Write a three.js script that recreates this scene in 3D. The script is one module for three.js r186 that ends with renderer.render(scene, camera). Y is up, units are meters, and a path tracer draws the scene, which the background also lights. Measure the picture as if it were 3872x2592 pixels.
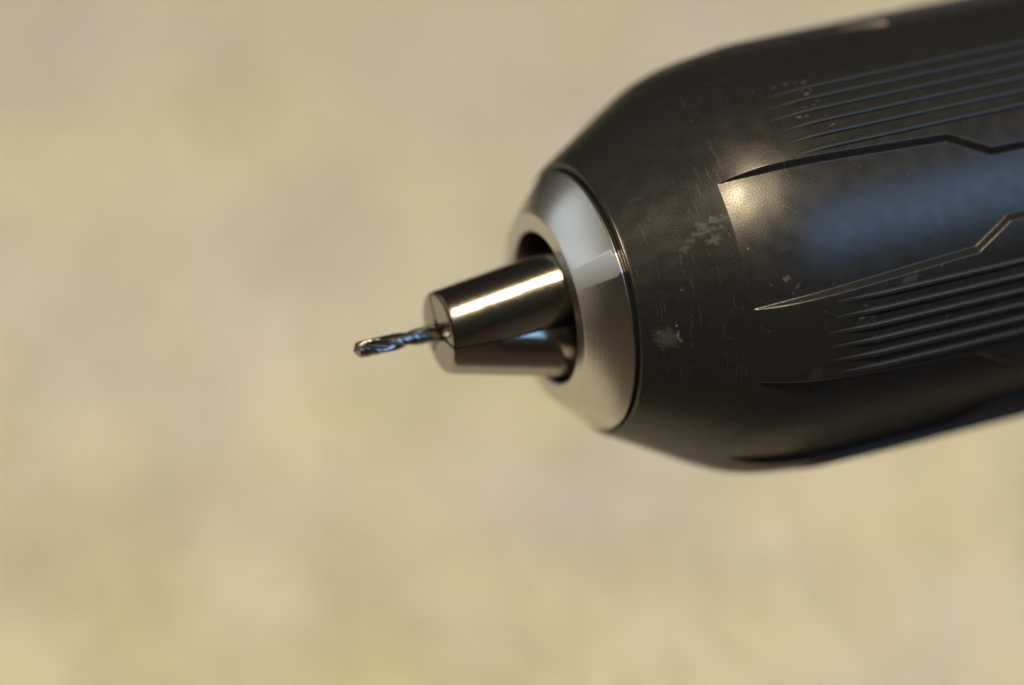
import * as THREE from 'three';
import { RoundedBoxGeometry } from 'three/addons/geometries/RoundedBoxGeometry.js';
import { mergeVertices, toCreasedNormals, mergeGeometries } from 'three/addons/utils/BufferGeometryUtils.js';
import { RectAreaLightUniformsLib } from 'three/addons/lights/RectAreaLightUniformsLib.js';
import { createNoise2D, createNoise3D } from 'simplex-noise';

RectAreaLightUniformsLib.init();
const scene = new THREE.Scene();
const MM = 0.001;
const rng = (seed) => () => { seed |= 0; seed = seed + 0x6D2B79F5 | 0; let t = Math.imul(seed ^ seed >>> 15, 1 | seed); t = t + Math.imul(t ^ t >>> 7, 61 | t) ^ t; return ((t ^ t >>> 14) >>> 0) / 4294967296; };

// ---------- camera: about 32 degrees down on a drill that stands on its battery, chuck axis level along x ----------
const AXIS_H = 0.205;                                     // height of the chuck's axis above the carpet
const DIST = 0.290, PITCH = 31.7 * Math.PI / 180;
const camRight = new THREE.Vector3(0.9157, 0, 0.4018).normalize();
const camHead = new THREE.Vector3(0.4018, 0, -0.9157).normalize();
const camFwd = camHead.clone().multiplyScalar(Math.cos(PITCH)).add(new THREE.Vector3(0, -Math.sin(PITCH), 0));
const camUp = camHead.clone().multiplyScalar(Math.sin(PITCH)).add(new THREE.Vector3(0, Math.cos(PITCH), 0));
const camera = new THREE.PerspectiveCamera(13.47, 1024 / 685, 0.02, 30);
camera.filmGauge = 23.6;
const rim = new THREE.Vector3(0, AXIS_H, 0);              // centre of the sleeve's front rim
camera.position.copy(rim).addScaledVector(camFwd, -DIST).addScaledVector(camRight, -6.29 * MM).addScaledVector(camUp, -4.15 * MM);
camera.up.set(0, 1, 0);
camera.lookAt(camera.position.clone().add(camFwd));
camera.focus = DIST - 0.0125;
camera.userData.fStop = 4.3;
scene.add(camera);

// ---------- light ----------
scene.background = new THREE.Color().setRGB(0.030, 0.026, 0.022);   // the dim rest of the room
const LAMP_DIR = new THREE.Vector3(-0.134, 0.926, 0.354).normalize();
const LAMP_POS = rim.clone().addScaledVector(LAMP_DIR, 1.15);
const LAMP_RGB = new THREE.Color().setRGB(1.0, 0.80, 0.50);
const LAMP_CD = 5.5;
const SIDE_WIN = { rgb: new THREE.Color().setRGB(0.86, 0.95, 1.0), power: 0.75 };
const BACK_WIN = { rgb: new THREE.Color().setRGB(0.28, 0.56, 1.0), power: 3.3 };

const renderer = new THREE.WebGLRenderer({ antialias: true });
renderer.toneMapping = THREE.LinearToneMapping;
renderer.toneMappingExposure = 1.0;
renderer.shadowMap.enabled = true;

// ---------- helpers ----------
const used = {};
function numbered(n) { const k = used[n] = (used[n] ?? -1) + 1; return k ? `${n}_${String(k).padStart(3, '0')}` : n; }
function thing(name, label, category, [x, y, z] = [0, 0, 0], group) {
  const g = new THREE.Group(); g.name = numbered(name); g.position.set(x, y, z);
  g.userData = { label, category }; if (group) g.userData.group = group;
  scene.add(g); return g;
}
function part(name, geo, mat, parent, pos = [0, 0, 0]) {
  const m = new THREE.Mesh(geo, mat); m.name = name; m.position.set(...pos);
  m.castShadow = m.receiveShadow = true; parent.add(m); return m;
}
function structure(name, geo, mat, pos = [0, 0, 0]) {
  const m = part(name, geo, mat, scene, pos); m.userData = { kind: 'structure' }; return m;
}
const lin = (r, g, b) => new THREE.Color().setRGB(r, g, b);
function texture(w, h, fn, srgb) {
  const d = new Uint8Array(w * h * 4);
  for (let j = 0; j < h; j++) for (let i = 0; i < w; i++) { const c = fn(i, j), o = (j * w + i) * 4; d[o] = c[0]; d[o + 1] = c[1]; d[o + 2] = c[2]; d[o + 3] = 255; }
  const t = new THREE.DataTexture(d, w, h); t.magFilter = THREE.LinearFilter; t.minFilter = THREE.LinearMipmapLinearFilter; t.generateMipmaps = true;
  t.wrapS = t.wrapT = THREE.RepeatWrapping; if (srgb) t.colorSpace = THREE.SRGBColorSpace; t.needsUpdate = true; return t;
}
// angle phi runs round the chuck: 0 faces the camera's side, +90 the underside
const E0 = [0.559, 0.829], E90 = [-0.829, 0.559], DEG = Math.PI / 180;
const ring3 = (x, r, phi) => { const c = Math.cos(phi), s = Math.sin(phi); return [x * MM, r * (E0[0] * c + E90[0] * s) * MM, r * (E0[1] * c + E90[1] * s) * MM]; };
// surface of revolution about x from [x, r] points in mm; sharp corners kept above the crease angle
function revolve(profile, seg = 220, crease = 0.6) {
  const pos = [], uv = [], idx = []; let len = 0;
  profile.forEach(([x, r], j) => {
    if (j) len += Math.hypot(x - profile[j - 1][0], r - profile[j - 1][1]);
    for (let i = 0; i <= seg; i++) { pos.push(...ring3(x, r, i / seg * 2 * Math.PI)); uv.push(i / seg, len / 40); }
  });
  for (let j = 0; j < profile.length - 1; j++) for (let i = 0; i < seg; i++) {
    const a = j * (seg + 1) + i, b = a + 1, c = a + seg + 1, d = c + 1; idx.push(a, c, b, b, c, d);
  }
  const g = new THREE.BufferGeometry();
  g.setAttribute('position', new THREE.Float32BufferAttribute(pos, 3)); g.setAttribute('uv', new THREE.Float32BufferAttribute(uv, 2)); g.setIndex(idx);
  return toCreasedNormals(g, crease);
}
const clamp = (v, a = 0, b = 1) => Math.min(b, Math.max(a, v));
const smooth = (t) => { t = clamp(t); return t * t * (3 - 2 * t); };
function curve(points) {                                  // smooth monotone-ish curve through [x, y]
  const n = points.length, m = points.map((p, i) => i === 0 ? (points[1][1] - p[1]) / (points[1][0] - p[0]) : i === n - 1 ? (p[1] - points[n - 2][1]) / (p[0] - points[n - 2][0])
    : 0.5 * ((points[i + 1][1] - p[1]) / (points[i + 1][0] - p[0]) + (p[1] - points[i - 1][1]) / (p[0] - points[i - 1][0])));
  return (x) => {
    let i = 0; while (i < n - 2 && x > points[i + 1][0]) i++;
    const [x0, y0] = points[i], [x1, y1] = points[i + 1], h = x1 - x0, t = clamp((x - x0) / h);
    return y0 * (1 + 2 * t) * (1 - t) ** 2 + m[i] * h * t * (1 - t) ** 2 + y1 * t * t * (3 - 2 * t) + m[i + 1] * h * t * t * (t - 1);
  };
}
const noise2 = createNoise2D(rng(11)), noise3 = createNoise3D(rng(12)), noiseB = createNoise2D(rng(13));

// ---------- ground: dark floor and the beige cut-pile rug that the drill stands on ----------
const RUG_EDGE = 0.070;                                   // the rug ends just on the camera's side of the drill (steel mirrors a dark floor there)
{
  const boards = texture(512, 512, (i, j) => { const n = 0.6 * noise2(i * 0.008, j * 0.12) + 0.4 * noiseB(i * 0.03, j * 0.4); return [62 + 12 * n, 53 + 11 * n, 46 + 10 * n]; }, true);
  boards.repeat.set(9, 9);
  structure('floor', new THREE.PlaneGeometry(7, 7).rotateX(-Math.PI / 2), new THREE.MeshStandardMaterial({ map: boards, roughness: 0.55 }), [0, -0.012, 0]);
  const rug = thing('rug', 'mottled cream and tan cut pile rug under the drill', 'rug', [0, -0.0118, 0]);
  const X0 = -1.05, X1 = 1.25, Z0 = -1.85, Z1 = RUG_EDGE;
  const weave = texture(512, 512, (i, j) => { const n = noise3(i * 0.3, j * 0.3, 3); return [205 + 10 * n, 196 + 10 * n, 178 + 10 * n]; }, true); weave.repeat.set(6, 6);
  part('backing', new RoundedBoxGeometry(X1 - X0, 0.006, Z1 - Z0, 2, 0.0025), new THREE.MeshStandardMaterial({ map: weave, roughness: 1 }), rug, [(X0 + X1) / 2, 0.003, (Z0 + Z1) / 2]);
  const rand = rng(21), step = 0.0062, nx = Math.floor((X1 - X0 - 0.006) / step), nz = Math.floor((Z1 - Z0 - 0.006) / step);
  const mottle = (x, z) => 0.35 * noise2(x * 16, z * 16) + 0.55 * noise2(x * 48 + 9, z * 48) + 0.5 * noiseB(x * 85, z * 85);
  const inst = new THREE.InstancedMesh(new THREE.SphereGeometry(0.0040, 7, 5).scale(1, 1.2, 1), new THREE.MeshStandardMaterial({ color: 0xffffff, roughness: 1 }), nx * nz);
  const MX = new THREE.Matrix4(), Q = new THREE.Quaternion(), P = new THREE.Vector3(), S = new THREE.Vector3(), c = new THREE.Color(), EU = new THREE.Euler();
  let k = 0;
  for (let i = 0; i < nx; i++) for (let j = 0; j < nz; j++) {
    const x = X0 + 0.003 + (i + 0.5 + (rand() - 0.5) * 0.8) * step, z = Z0 + 0.003 + (j + 0.5 + (rand() - 0.5) * 0.8) * step, m = mottle(x, z), u = rand();
    P.set(x, 0.0068 + 0.0022 * rand() + 0.0012 * m, z); EU.set(rand() * 0.6 - 0.3, rand() * 6.28, rand() * 0.6 - 0.3); Q.setFromEuler(EU); S.setScalar(0.85 + 0.4 * rand());
    inst.setMatrixAt(k, MX.compose(P, Q, S));
    const v = 1 + 0.22 * m + 0.22 * (u - 0.5), w = noiseB(x * 24 + 31, z * 24) * 0.6 + noise2(x * 7 + 5, z * 7) * 0.5;   // dyed yarn: cream, straw and greyish tufts
    inst.setColorAt(k++, c.setRGB(Math.min(0.9, 0.665 * v), Math.min(0.9, (0.645 + 0.006 * w) * v), Math.min(0.9, (0.57 - 0.09 * w) * v)));
  }
  inst.name = 'pile'; inst.castShadow = inst.receiveShadow = true; inst.userData = { kind: 'stuff' };
  rug.add(inst);
}

// ---------- materials of the drill ----------
const SLEEVE_LEN = 62;
const panelHalf = (x) => x < 33.8 ? 18.8 - (x - 10) * 3.6 / 23.8 : x < 37.8 ? 15.2 - (x - 33.8) * 6.2 / 4 : 9.0 - (x - 37.8) * 0.05;
const PANEL_AT = -4.6;
function sleeveMaps() {
  const W = 2048, H = 1024, r = rng(77);
  const col = new Float32Array(W * H), gloss = new Float32Array(W * H);
  const at = (x, phi) => [((phi / 360) % 1 + 1) % 1 * W, x / SLEEVE_LEN * H];
  const pxX = H / SLEEVE_LEN, pxP = W / 360;               // pixels per mm along, per degree round
  const dab = (x, phi, len, deg, turn, amount, grainy, ragged = 0.45) => {       // a scuff of pale dust or rubbed plastic with a ragged outline
    const [cx, cy] = at(x, phi), R = Math.ceil(Math.max(len * pxX, deg * pxP) * 1.6);
    for (let j = -R; j <= R; j++) for (let i = -R; i <= R; i++) {
      const a = i / pxP, b = j / pxX, u = (a * Math.cos(turn) + b * 2.7 * Math.sin(turn)) / deg, v = (-a * Math.sin(turn) / 2.7 + b * Math.cos(turn)) / len;
      const e = Math.max(Math.abs(u), Math.abs(v)) * 0.6 + Math.hypot(u, v) * 0.4 + ragged * noiseB((cx + i) * 0.09, (cy + j) * 0.09);
      if (e > 1) continue;
      const g = grainy ? clamp(0.62 + 0.28 * noise2((cx + i) * 0.22, (cy + j) * 0.16) + 0.3 * noiseB((cx + i) * 0.6, (cy + j) * 0.5)) : 1;
      const X = Math.round(cx + i + W) % W, Y = Math.round(cy + j); if (Y < 0 || Y >= H) continue;
      col[Y * W + X] = Math.max(col[Y * W + X], amount * g * (0.25 + 0.75 * smooth((1 - e) / 0.6)));
    }
  };
  const scratch = (x, phi, len, dir, amount, wide = 1) => {
    let [cx, cy] = at(x, phi); const n = Math.ceil(len * pxX), w0 = r() * 9;
    for (let k = 0; k < n; k++) {
      cx += Math.sin(dir) * 1.0 + 0.25 * noise2(k * 0.06, w0); cy += Math.cos(dir);
      for (let q = 0; q < wide; q++) { const X = (Math.round(cx) + q + W) % W, Y = Math.round(cy); if (Y >= 0 && Y < H && noise2(k * 0.15, w0 + 4) > -0.35) col[Y * W + X] = Math.max(col[Y * W + X], amount); }
    }
  };
  dab(2.75, 21.2, 1.15, 4.2, 0.12, 0.042, true, 0.24); dab(2.3, 19.6, 0.5, 1.5, 0.3, 0.055, true);           // square grey scuff near the rim
  dab(3.75, 20.6, 0.16, 1.7, 0.05, 0.13, true); dab(3.95, 22.8, 0.14, 0.8, 0.05, 0.08, true); dab(3.7, 17.0, 0.10, 0.4, 0, 0.14, false);
  for (const [x, p, l, d, a] of [[8.3, -14.5, 0.75, 1.1, 0.030], [7.6, -13.5, 0.5, 0.8, 0.028], [9.2, -16.0, 0.45, 1.2, 0.030], [10.1, -15.5, 0.35, 0.9, 0.026], [6.2, -10.6, 0.35, 1.0, 0.022], [8.8, -10.2, 0.45, 1.3, 0.032], [9.6, -13, 0.3, 0.6, 0.03], [6.9, -12.2, 0.4, 0.6, 0.022], [7.9, -16.5, 0.3, 0.5, 0.03]]) dab(x - 0.6, p + 2.2, l * 1.25, d * 1.25, -0.7, a * 1.5, true);
  dab(13.6, 7.2, 0.35, 0.8, 0.5, 0.07, true); dab(14.6, 9.6, 0.4, 0.5, 0.9, 0.06, true);
  dab(26, 13.8, 0.9, 0.9, 0.1, 0.035, true); dab(21, 35, 0.8, 2.0, 0.3, 0.018, true); dab(15.8, 35, 0.9, 2.2, 0.3, 0.018, true); dab(19.5, 40.5, 1.0, 1.5, 0.2, 0.02, true);
  for (let k = 0; k < 26; k++) dab(19.5 + 4 * r(), -50 + 22 * r(), 0.12 + 0.7 * r() * r(), 0.15 + 0.35 * r(), r() - 0.5, 0.03 + 0.07 * r(), true);
  for (let k = 0; k < 20; k++) dab(20 + 4 * r(), 17 + 22 * r(), 0.12 + 0.4 * r(), 0.12 + 0.35 * r(), r() - 0.5, 0.03 + 0.06 * r(), true);
  for (let k = 0; k < 420; k++) dab(1 + 52 * r(), 360 * r(), 0.05 + 0.10 * r() * r(), 0.12 + 0.28 * r() * r(), r() * 3, 0.02 + 0.13 * r() * r() * r(), false);
  for (let k = 0; k < 340; k++) scratch(1 + 52 * r(), 360 * r(), 0.4 + 2.2 * r(), (r() < 0.6 ? 1.2 : 0.2) + r() * 0.8, 0.022 + 0.03 * r() * r());
  for (let k = 0; k < 46; k++) scratch(2 + 9 * r(), -40 + 75 * r(), 0.5 + 2.5 * r(), Math.PI / 2 + 0.1 * (r() - 0.5), 0.02 + 0.012 * r());
  const sr = (v) => 255 * (v < 0.0031308 ? 12.92 * v : 1.055 * v ** (1 / 2.4) - 0.055);
  const map = texture(W, H, (i, j) => {
    const n = 1 + 0.10 * noise2(i * 0.05, j * 0.05) + 0.14 * noiseB(i * 0.45, j * 0.32), b = 0.0135 * n, a = col[j * W + i];
    return [sr(b * 0.93 + a * 0.95), sr(b + a * 0.98), sr(b * 1.16 + a * 0.92)];
  }, true);
  const rough = texture(W, H, (i, j) => {
    const v = clamp(0.335 + 0.04 * noise2(i * 0.02 + 4, j * 0.02) + 0.06 * noiseB(i * 0.3, j * 0.25) + 2.5 * col[j * W + i], 0.2, 0.95) * 255;
    return [v, v, v];
  });
  const bump = texture(1024, 512, (i, j) => { const v = 128 + 60 * noise2(i * 0.9, j * 0.9) + 40 * noiseB(i * 0.4, j * 0.4); return [v, v, v]; });
  bump.repeat.set(2, 2);
  return { map, rough, bump };
}
const sm = sleeveMaps();
const M = {
  sleeve: new THREE.MeshPhysicalMaterial({ map: sm.map, roughnessMap: sm.rough, roughness: 1, bumpMap: sm.bump, bumpScale: 0.000012, specularIntensity: 1 }),
  rib: new THREE.MeshStandardMaterial({ color: lin(0.0175, 0.0185, 0.021), roughness: 0.30 }),
  plastic: new THREE.MeshStandardMaterial({ color: lin(0.02, 0.02, 0.02), roughness: 0.55 }),
  plastic2: new THREE.MeshStandardMaterial({ color: lin(0.035, 0.036, 0.037), roughness: 0.5 }),
  rubber: new THREE.MeshStandardMaterial({ color: lin(0.012, 0.012, 0.012), roughness: 0.85 }),
};
{
  // turned steel: fine rings left by the lathe, running round the axis
  const turned = texture(64, 2048, (i, j) => { const v = 128 + 55 * noise2(j * 0.30, i * 0.01) + 60 * noiseB(j * 0.11, 5 + i * 0.008); return [v, v, v]; });
  M.ring = new THREE.MeshPhysicalMaterial({ color: lin(0.60, 0.585, 0.56), metalness: 1, roughness: 0.27, bumpMap: turned, bumpScale: 0.000007 });
  const ground = texture(512, 512, (i, j) => { const v = 118 + 30 * noise2(i * 0.9, j * 0.08) + 20 * noiseB(i * 0.8, j * 0.8); return [v, v, v]; });
  M.jaw = new THREE.MeshPhysicalMaterial({ color: lin(0.36, 0.345, 0.32), metalness: 1, roughness: 0.41, roughnessMap: ground, bumpMap: ground, bumpScale: 0.000002 });
  M.bit = new THREE.MeshPhysicalMaterial({ color: lin(0.30, 0.30, 0.29), metalness: 1, roughness: 0.2 });
}

// ---------- cordless drill ----------
const BASE_X = 0.135;
const drill = thing('cordless_drill', 'black cordless drill with steel nosed keyless chuck standing on the beige carpet', 'drill', [BASE_X, 0, 0]);
const ON_AXIS = [-BASE_X, AXIS_H, 0];

// sleeve: a grid of (x, phi) with six shallow recessed panels
const land = curve([[0.74, 13.95], [1.5, 14.4], [3, 15.28], [6, 17.03], [8.5, 18.5], [10.2, 19.45], [12, 20.3], [14, 20.95], [16.5, 21.43], [20, 21.72], [25, 21.84], [62, 21.95]]);
const floorR = curve([[10.0, 19.33], [12, 19.95], [14, 20.40], [16, 20.74], [20, 21.04], [26, 21.16], [62, 21.22]]);
const fromPanel = (phi) => Math.abs(((phi - PANEL_AT) % 60 + 90) % 60 - 30);   // degrees from the nearest panel's middle line
function sleeveR(x, phi) {
  const a = land(x); if (x < 10.0) return a;
  const f = Math.min(floorR(x), a), depth = a - f; if (depth <= 0) return a;
  const e = (fromPanel(phi) - panelHalf(x)) * DEG * 21, w = Math.max(0.1, depth * 0.9);
  return f + depth * smooth((e / w + 0.5) * 0.92 + 0.04) ;
}
const chuckSleeve = (() => {
  const xs = []; for (let x = 0.74; x < 9.5; x += 0.25) xs.push(x); for (let x = 9.5; x < 14; x += 0.1) xs.push(x); for (let x = 14; x < 47; x += 0.2) xs.push(x); for (let x = 47; x <= 62.01; x += 0.75) xs.push(Math.min(x, 62));
  const NP = 1440, nx = xs.length, pos = [], nor = [], uv = [], cls = [];
  const p3 = (x, d) => ring3(x, sleeveR(x, d), d * DEG), A = new THREE.Vector3(), B = new THREE.Vector3();
  for (let j = 0; j < nx; j++) for (let i = 0; i <= NP; i++) {
    const x = xs[j], d = i * 360 / NP, p = p3(x, d);
    const x0 = p3(x - 0.05, d), x1 = p3(x + 0.05, d), f0 = p3(x, d - 0.13), f1 = p3(x, d + 0.13);
    A.set(x1[0] - x0[0], x1[1] - x0[1], x1[2] - x0[2]); B.set(f1[0] - f0[0], f1[1] - f0[1], f1[2] - f0[2]);
    A.cross(B).normalize(); if (A.y * p[1] + A.z * p[2] < 0) A.negate();
    pos.push(...p); nor.push(A.x, A.y, A.z); uv.push(d / 360, x / SLEEVE_LEN);
  }
  const groups = new Map();
  for (let j = 0; j < nx - 1; j++) for (let i = 0; i < NP; i++) {
    const x = (xs[j] + xs[j + 1]) / 2, d = (i + 0.5) * 360 / NP;
    const key = x > 10.3 && fromPanel(d) < panelHalf(x) - 0.6 ? 1 + Math.floor((((d - PANEL_AT + 30) % 360 + 360) % 360) / 60) : 0;
    if (!groups.has(key)) groups.set(key, []);
    const a = j * (NP + 1) + i, b = a + 1, c = a + NP + 1, e = c + 1; groups.get(key).push(a, b, c, b, e, c);
  }
  const build = (idx) => {
    const remap = new Map(), P = [], N = [], U = [], I = [];
    for (const v of idx) { let k = remap.get(v); if (k === undefined) { k = remap.size; remap.set(v, k); P.push(pos[v * 3], pos[v * 3 + 1], pos[v * 3 + 2]); N.push(nor[v * 3], nor[v * 3 + 1], nor[v * 3 + 2]); U.push(uv[v * 2], uv[v * 2 + 1]); } I.push(k); }
    const g = new THREE.BufferGeometry();
    g.setAttribute('position', new THREE.Float32BufferAttribute(P, 3)); g.setAttribute('normal', new THREE.Float32BufferAttribute(N, 3)); g.setAttribute('uv', new THREE.Float32BufferAttribute(U, 2)); g.setIndex(I); return g;
  };
  // rolled front lip joined to the sleeve
  const lip = revolve([[3.4, 13.2], [1.0, 13.32], [0.74, 13.36], [0.67, 13.43], [0.65, 13.52], [0.65, 13.70], [0.66, 13.82], [0.69, 13.90], [0.74, 13.95]], 360, 1.2);
  const outer = build(groups.get(0)).toNonIndexed();
  const s = part('chuck_sleeve', mergeGeometries([outer, lip]), M.sleeve, drill, ON_AXIS);
  for (let k = 1; k <= 6; k++) part('grip_panel', build(groups.get(k)), M.sleeve, s);
  return s;
})();

// raised ribs between the panels, six to a set, each its own piece
{
  const rr = rng(5);
  for (let g = 0; g < 6; g++) for (let k = 0; k < 6; k++) {
    const mid = PANEL_AT + g * 60 + 20.5 + k * 3.98, x0 = 16.6 + 1.2 * Math.abs(k - 2.5) * 0.3 + rr() * 0.9;
    const pos = [], idx = [], S = 46, C = 8;
    for (let j = 0; j <= S; j++) {
      const t = j / S, x = x0 + (61.6 - x0) * t * t * 0.5 + (61.6 - x0) * t * 0.5, rise = smooth((x - x0) / 5), h = 0.30 * rise, w = 0.16 + 0.10 * rise;
      for (let i = 0; i <= C; i++) {
        const a = Math.PI * i / C, off = -Math.cos(a) * w * 1.25 / 21 / DEG, up = Math.sin(a) ** 0.8 * h - 0.05 * (i === 0 || i === C);
        pos.push(...ring3(x, land(x) + up, (mid + off) * DEG));
      }
    }
    for (let j = 0; j < S; j++) for (let i = 0; i < C; i++) { const a = j * (C + 1) + i, b = a + 1, c = a + C + 1, d = c + 1; idx.push(a, b, c, b, d, c); }
    const geo = new THREE.BufferGeometry(); geo.setAttribute('position', new THREE.Float32BufferAttribute(pos, 3)); geo.setIndex(idx); geo.computeVertexNormals();
    part('grip_rib', geo, M.rib, chuckSleeve);
  }
}

// steel nose ring with bore
{
  const n = part('nose_ring', revolve([[7, 7.75], [-3.05, 7.75], [-3.3, 7.82], [-3.42, 8.0], [-3.45, 9.4], [-3.40, 9.65], [-3.25, 9.83], [-0.2, 12.9], ...Array.from({ length: 9 }, (_, k) => [0.262 + 0.3 * Math.cos((135 - k * 12) * DEG), 12.94 + 0.3 * Math.sin((135 - k * 12) * DEG)]), [1.2, 13.0]], 300, 0.5), M.ring, drill, ON_AXIS);
  part('bore_plate', revolve([[6, 0.2], [6.05, 7.9], [6.4, 7.9]], 120), M.ring, n);
}

// three jaws: tilted round rods cut by two flats that meet at the bit
{
  const XF = -14.8, TILT = 0.243, R = 3.74, GAP = 0.05, LAND = 0.78;
  for (const mid of [-30, 90, 210]) {
    const rings = [], A = 44, F = 9;
    const slice = (x, shrink) => {
      const c = 0.48 + (x - XF) * TILT, Rr = R - shrink, g = GAP + shrink * 0.6, out = [];
      // local frame: u along the jaw's direction, v across; flats: |v| = u * tan60 - offset
      const apexU = LAND + shrink * 0.5, k = Math.tan(60 * DEG), off = g / Math.cos(60 * DEG);
      const v0 = Math.max(0.02, apexU * k - off);
      // where the flat meets the rod
      const lim = (s) => { let lo = apexU, hi = c + Rr; for (let q = 0; q < 50; q++) { const u = (lo + hi) / 2, v = u * k - off; (Math.hypot(u - c, v) < Rr) ? lo = u : hi = u; } return lo; };
      const uE = lim(1), vE = uE * k - off, aE = Math.atan2(vE, uE - c);
      for (let i = 0; i <= F; i++) { const u = apexU + (uE - apexU) * i / F; out.push([u, u * k - off]); }
      for (let i = 1; i < A; i++) { const a = aE * (1 - 2 * i / A); out.push([c + Rr * Math.cos(a), Rr * Math.sin(a)]); }
      for (let i = F; i >= 0; i--) { const u = apexU + (uE - apexU) * i / F; out.push([u, -(u * k - off)]); }
      return out.map(([u, v]) => ring3(x, Math.hypot(u, v), mid * DEG + Math.atan2(v, u)));
    };
    const xs = [[XF, 0.34], [XF + 0.10, 0.17], [XF + 0.30, 0.05], [XF + 0.5, 0]]; for (let x = XF + 1.2; x < 5.5; x += 0.8) xs.push([x, 0]);
    for (const [x, s] of xs) rings.push(slice(x, s));
    const n = rings[0].length, pos = [], uv = [], idx = [];
    rings.forEach((r, j) => r.forEach((p, i) => { pos.push(...p); uv.push(i / n, (xs[j][0] - XF) / 20); }));
    for (let j = 0; j < rings.length - 1; j++) for (let i = 0; i < n; i++) { const a = j * n + i, b = j * n + (i + 1) % n, c = a + n, d = b + n; idx.push(a, c, b, b, c, d); }
    for (const j of [0, rings.length - 1]) {
      const c = pos.length / 3; let s = [0, 0, 0]; rings[j].forEach((p) => { s = s.map((v, q) => v + p[q] / n); }); pos.push(...s); uv.push(0.5, 0.5);
      for (let i = 0; i < n; i++) { const a = j * n + i, b = j * n + (i + 1) % n; j ? idx.push(a, c, b) : idx.push(a, b, c); }
    }
    const g = new THREE.BufferGeometry(); g.setAttribute('position', new THREE.Float32BufferAttribute(pos, 3)); g.setAttribute('uv', new THREE.Float32BufferAttribute(uv, 2)); g.setIndex(idx);
    part('jaw', toCreasedNormals(g, 0.35), M.jaw, drill, ON_AXIS);
  }
}

// the rest of the drill, beyond the frame: it carries the chuck
part('clutch_collar', revolve([[62.2, 12], [62.4, 22.0], [63.5, 23.6], [65, 24.3], [84, 24.8], [86, 24.4], [86.4, 12]], 120), M.plastic2, drill, ON_AXIS);
part('motor_housing', revolve([[86.5, 10], [86.7, 25], [89, 27], [96, 28], [165, 28.5], [174, 27], [181, 22], [184, 14], [184.5, 0.2]], 96, 1), M.plastic, drill, ON_AXIS);
{
  const h = new RoundedBoxGeometry(0.044, 0.13, 0.036, 5, 0.015);
  part('handle', h, M.rubber, drill, [0.012, 0.115, 0]);
  part('trigger', new RoundedBoxGeometry(0.016, 0.032, 0.018, 4, 0.006), M.plastic2, drill, [-0.0145, 0.150, 0]);
  const b = part('battery_pack', new RoundedBoxGeometry(0.118, 0.052, 0.076, 5, 0.010), M.plastic, drill, [0.006, 0.028, 0]);
  part('release_button', new RoundedBoxGeometry(0.008, 0.016, 0.03, 3, 0.003), M.plastic2, b, [-0.060, 0.006, 0]);
}

// ---------- drill bit held in the jaws ----------
{
  const TIP = -23.7, R = 0.84, LEAD = 11.6, pos = [], idx = [], N = 64, xs = [];
  for (let k = 0; k <= 22; k++) xs.push(TIP + k * 0.024); for (let x = TIP + 0.6; x < -8; x += 0.09) xs.push(x); xs.push(-2);
  xs.forEach((x) => {
    const turn = (x - TIP - 5.6) / LEAD * 2 * Math.PI, cone = Math.max(0.02, (x - TIP) * Math.tan(59 * DEG) + 0.05);
    for (let i = 0; i < N; i++) {
      const th = i / N * 2 * Math.PI, q = Math.abs(((th % Math.PI) / Math.PI) - 0.5) * 2;          // 0 in the flute, 1 on the land
      let r = R * (0.40 + 0.60 * smooth((q - 0.08) / 0.46)); if (q > 0.62) r = R * (q > 0.80 && q < 0.86 ? 1.0 : 0.985);
      pos.push(...ring3(x, Math.min(r, cone), th + turn));
    }
  });
  for (let j = 0; j < xs.length - 1; j++) for (let i = 0; i < N; i++) { const a = j * N + i, b = j * N + (i + 1) % N, c = a + N, d = b + N; idx.push(a, c, b, b, c, d); }
  const c0 = pos.length / 3; pos.push(...ring3(TIP - 0.02, 0, 0)); for (let i = 0; i < N; i++) idx.push(c0, i, (i + 1) % N);
  const g = new THREE.BufferGeometry(); g.setAttribute('position', new THREE.Float32BufferAttribute(pos, 3)); g.setIndex(idx);
  const bit = part('drill_bit', toCreasedNormals(g, 0.5), M.bit, scene, [0, AXIS_H, 0]);
  bit.userData = { label: 'short thin steel twist drill bit gripped in the three chuck jaws', category: 'drill bit' };
}

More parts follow.
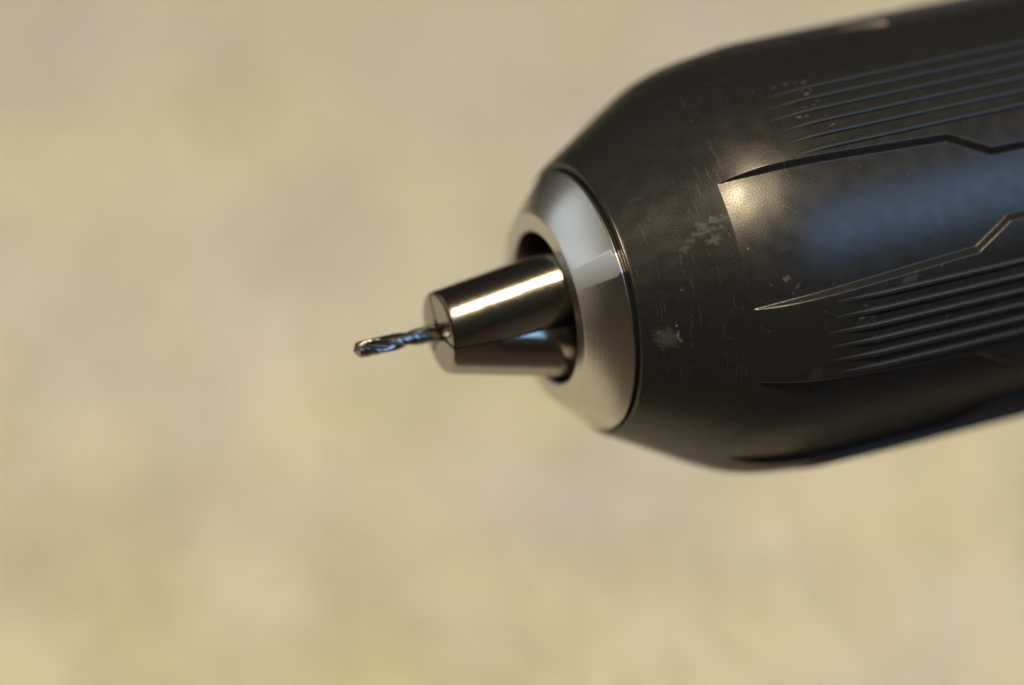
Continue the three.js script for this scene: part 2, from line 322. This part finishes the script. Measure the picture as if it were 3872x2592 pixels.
// ---------- the lamp overhead and the two windows that the steel mirrors (all outside the frame) ----------
{
  const L = thing('floor_lamp', 'warm lit globe lamp on a curved floor stand above the drill', 'lamp', [LAMP_POS.x + 0.55, -0.012, LAMP_POS.z + 0.85]);
  const to = new THREE.Vector3(LAMP_POS.x, LAMP_POS.y, LAMP_POS.z).sub(L.position), metal = new THREE.MeshStandardMaterial({ color: lin(0.06, 0.055, 0.05), roughness: 0.5, metalness: 0.5 });
  part('base', new THREE.LatheGeometry([[0.001, 0], [0.14, 0], [0.14, 0.014], [0.132, 0.022], [0.02, 0.03], [0.012, 0.05], [0.001, 0.05]].map((p) => new THREE.Vector2(...p)), 48), metal, L);
  const arc = new THREE.CatmullRomCurve3([new THREE.Vector3(0, 0.03, 0), new THREE.Vector3(0, 0.9, 0), new THREE.Vector3(to.x * 0.12, 1.32, to.z * 0.12), new THREE.Vector3(to.x * 0.6, 1.56, to.z * 0.6), new THREE.Vector3(to.x, to.y + 0.22, to.z), new THREE.Vector3(to.x, to.y + 0.15, to.z)]);
  part('arched_pole', new THREE.TubeGeometry(arc, 60, 0.009, 10), metal, L);
  part('socket', new THREE.LatheGeometry([[0.001, 0.165], [0.022, 0.16], [0.028, 0.12], [0.028, 0.098], [0.001, 0.098]].map((p) => new THREE.Vector2(...p)), 32), metal, L, to.toArray());
  part('bulb', new THREE.SphereGeometry(0.105, 40, 24), new THREE.MeshStandardMaterial({ color: lin(0.8, 0.75, 0.65), emissive: LAMP_RGB, emissiveIntensity: 6, roughness: 0.4 }), L, to.toArray());
  const p = new THREE.PointLight(LAMP_RGB, LAMP_CD, 0, 2); p.position.copy(LAMP_POS); p.castShadow = true; p.shadow.radius = 5; p.shadow.mapSize.set(2048, 2048); scene.add(p); p.name = 'lamp_light';
}
function wallWithWindow(az, dist, width, y0, y1, win, shift, label, paint) {
  // a stretch of wall facing the drill, with an opening, a framed window in it and daylight behind the panes
  const n = new THREE.Vector3(-Math.cos(az), 0, -Math.sin(az)), holder = new THREE.Object3D();   // n faces the drill
  holder.position.set(Math.cos(az) * dist, 0, Math.sin(az) * dist); holder.rotation.y = Math.atan2(n.x, n.z); holder.updateMatrixWorld();
  const plaster = new THREE.MeshStandardMaterial({ color: paint, roughness: 0.95 }), white = new THREE.MeshStandardMaterial({ color: lin(0.7, 0.7, 0.68), roughness: 0.5 });
  const H = 2.4, Wd = width / 2 + 0.7, s = new THREE.Shape([[-Wd, 0], [Wd, 0], [Wd, H], [-Wd, H]].map((p) => new THREE.Vector2(...p)));
  const x0 = shift - width / 2, x1 = shift + width / 2;
  s.holes.push(new THREE.Path([[x0, y0], [x0, y1], [x1, y1], [x1, y0]].map((p) => new THREE.Vector2(...p))));
  const wall = structure(numbered('wall'), new THREE.ExtrudeGeometry(s, { depth: 0.15, bevelEnabled: false }), plaster); wall.applyMatrix4(holder.matrixWorld.clone().multiply(new THREE.Matrix4().makeTranslation(0, -0.012, -0.15)));
  const g = thing('window', label, 'window', [0, 0, 0]); g.position.copy(holder.position); g.rotation.copy(holder.rotation);
  const cy = (y0 + y1) / 2, h = y1 - y0, t = 0.045;
  const bar = (name, w, hh, x, y, z = -0.06, d = 0.05) => part(name, new RoundedBoxGeometry(w, hh, d, 2, 0.006), white, g, [x, y, z]);
  bar('frame_rail', width, t, shift, y0 + t / 2 + 0.001); bar('frame_rail', width, t, shift, y1 - t / 2 - 0.001);
  bar('frame_stile', t, h - 2 * t - 0.004, x0 + t / 2 + 0.001, cy); bar('frame_stile', t, h - 2 * t - 0.004, x1 - t / 2 - 0.001, cy);
  bar('mullion', 0.035, h - 2 * t - 0.004, shift, cy, -0.06, 0.042); bar('sill', width + 0.08, 0.03, shift, y0 - 0.016, 0.02, 0.09);
  for (const k of [-1, 1]) {
    const w = (width - 2 * t - 0.035) / 2 - 0.004, px = shift + k * (w / 2 + 0.0195);
    part('pane', new THREE.BoxGeometry(w, h - 2 * t - 0.006, 0.006), new THREE.MeshStandardMaterial({ color: lin(0.1, 0.1, 0.1), emissive: win.rgb, emissiveIntensity: win.power * 0.25, roughness: 0.2 }), g, [px, cy, -0.06]);
    const a = new THREE.RectAreaLight(win.rgb, win.power, w, h - 2 * t - 0.006); a.position.set(px, cy, -0.052); a.name = 'daylight';
    a.rotation.y = Math.PI; g.add(a);
  }
}
wallWithWindow(208 * DEG, 1.75, 2.3, 0.66, 1.62, SIDE_WIN, 0, 'wide two pane daylight window in the beige wall facing the steel nose ring', lin(0.50, 0.45, 0.38));
wallWithWindow(51 * DEG, 1.7, 1.3, 1.0, 2.1, BACK_WIN, 0, 'narrow two pane blue daylight window in a wall toned dark for the jaw reflections behind the lamp stand', lin(0.045, 0.042, 0.04));  // dark wall colour stands in for whoever holds the camera, darkening the jaw reflections

renderer.render(scene, camera);
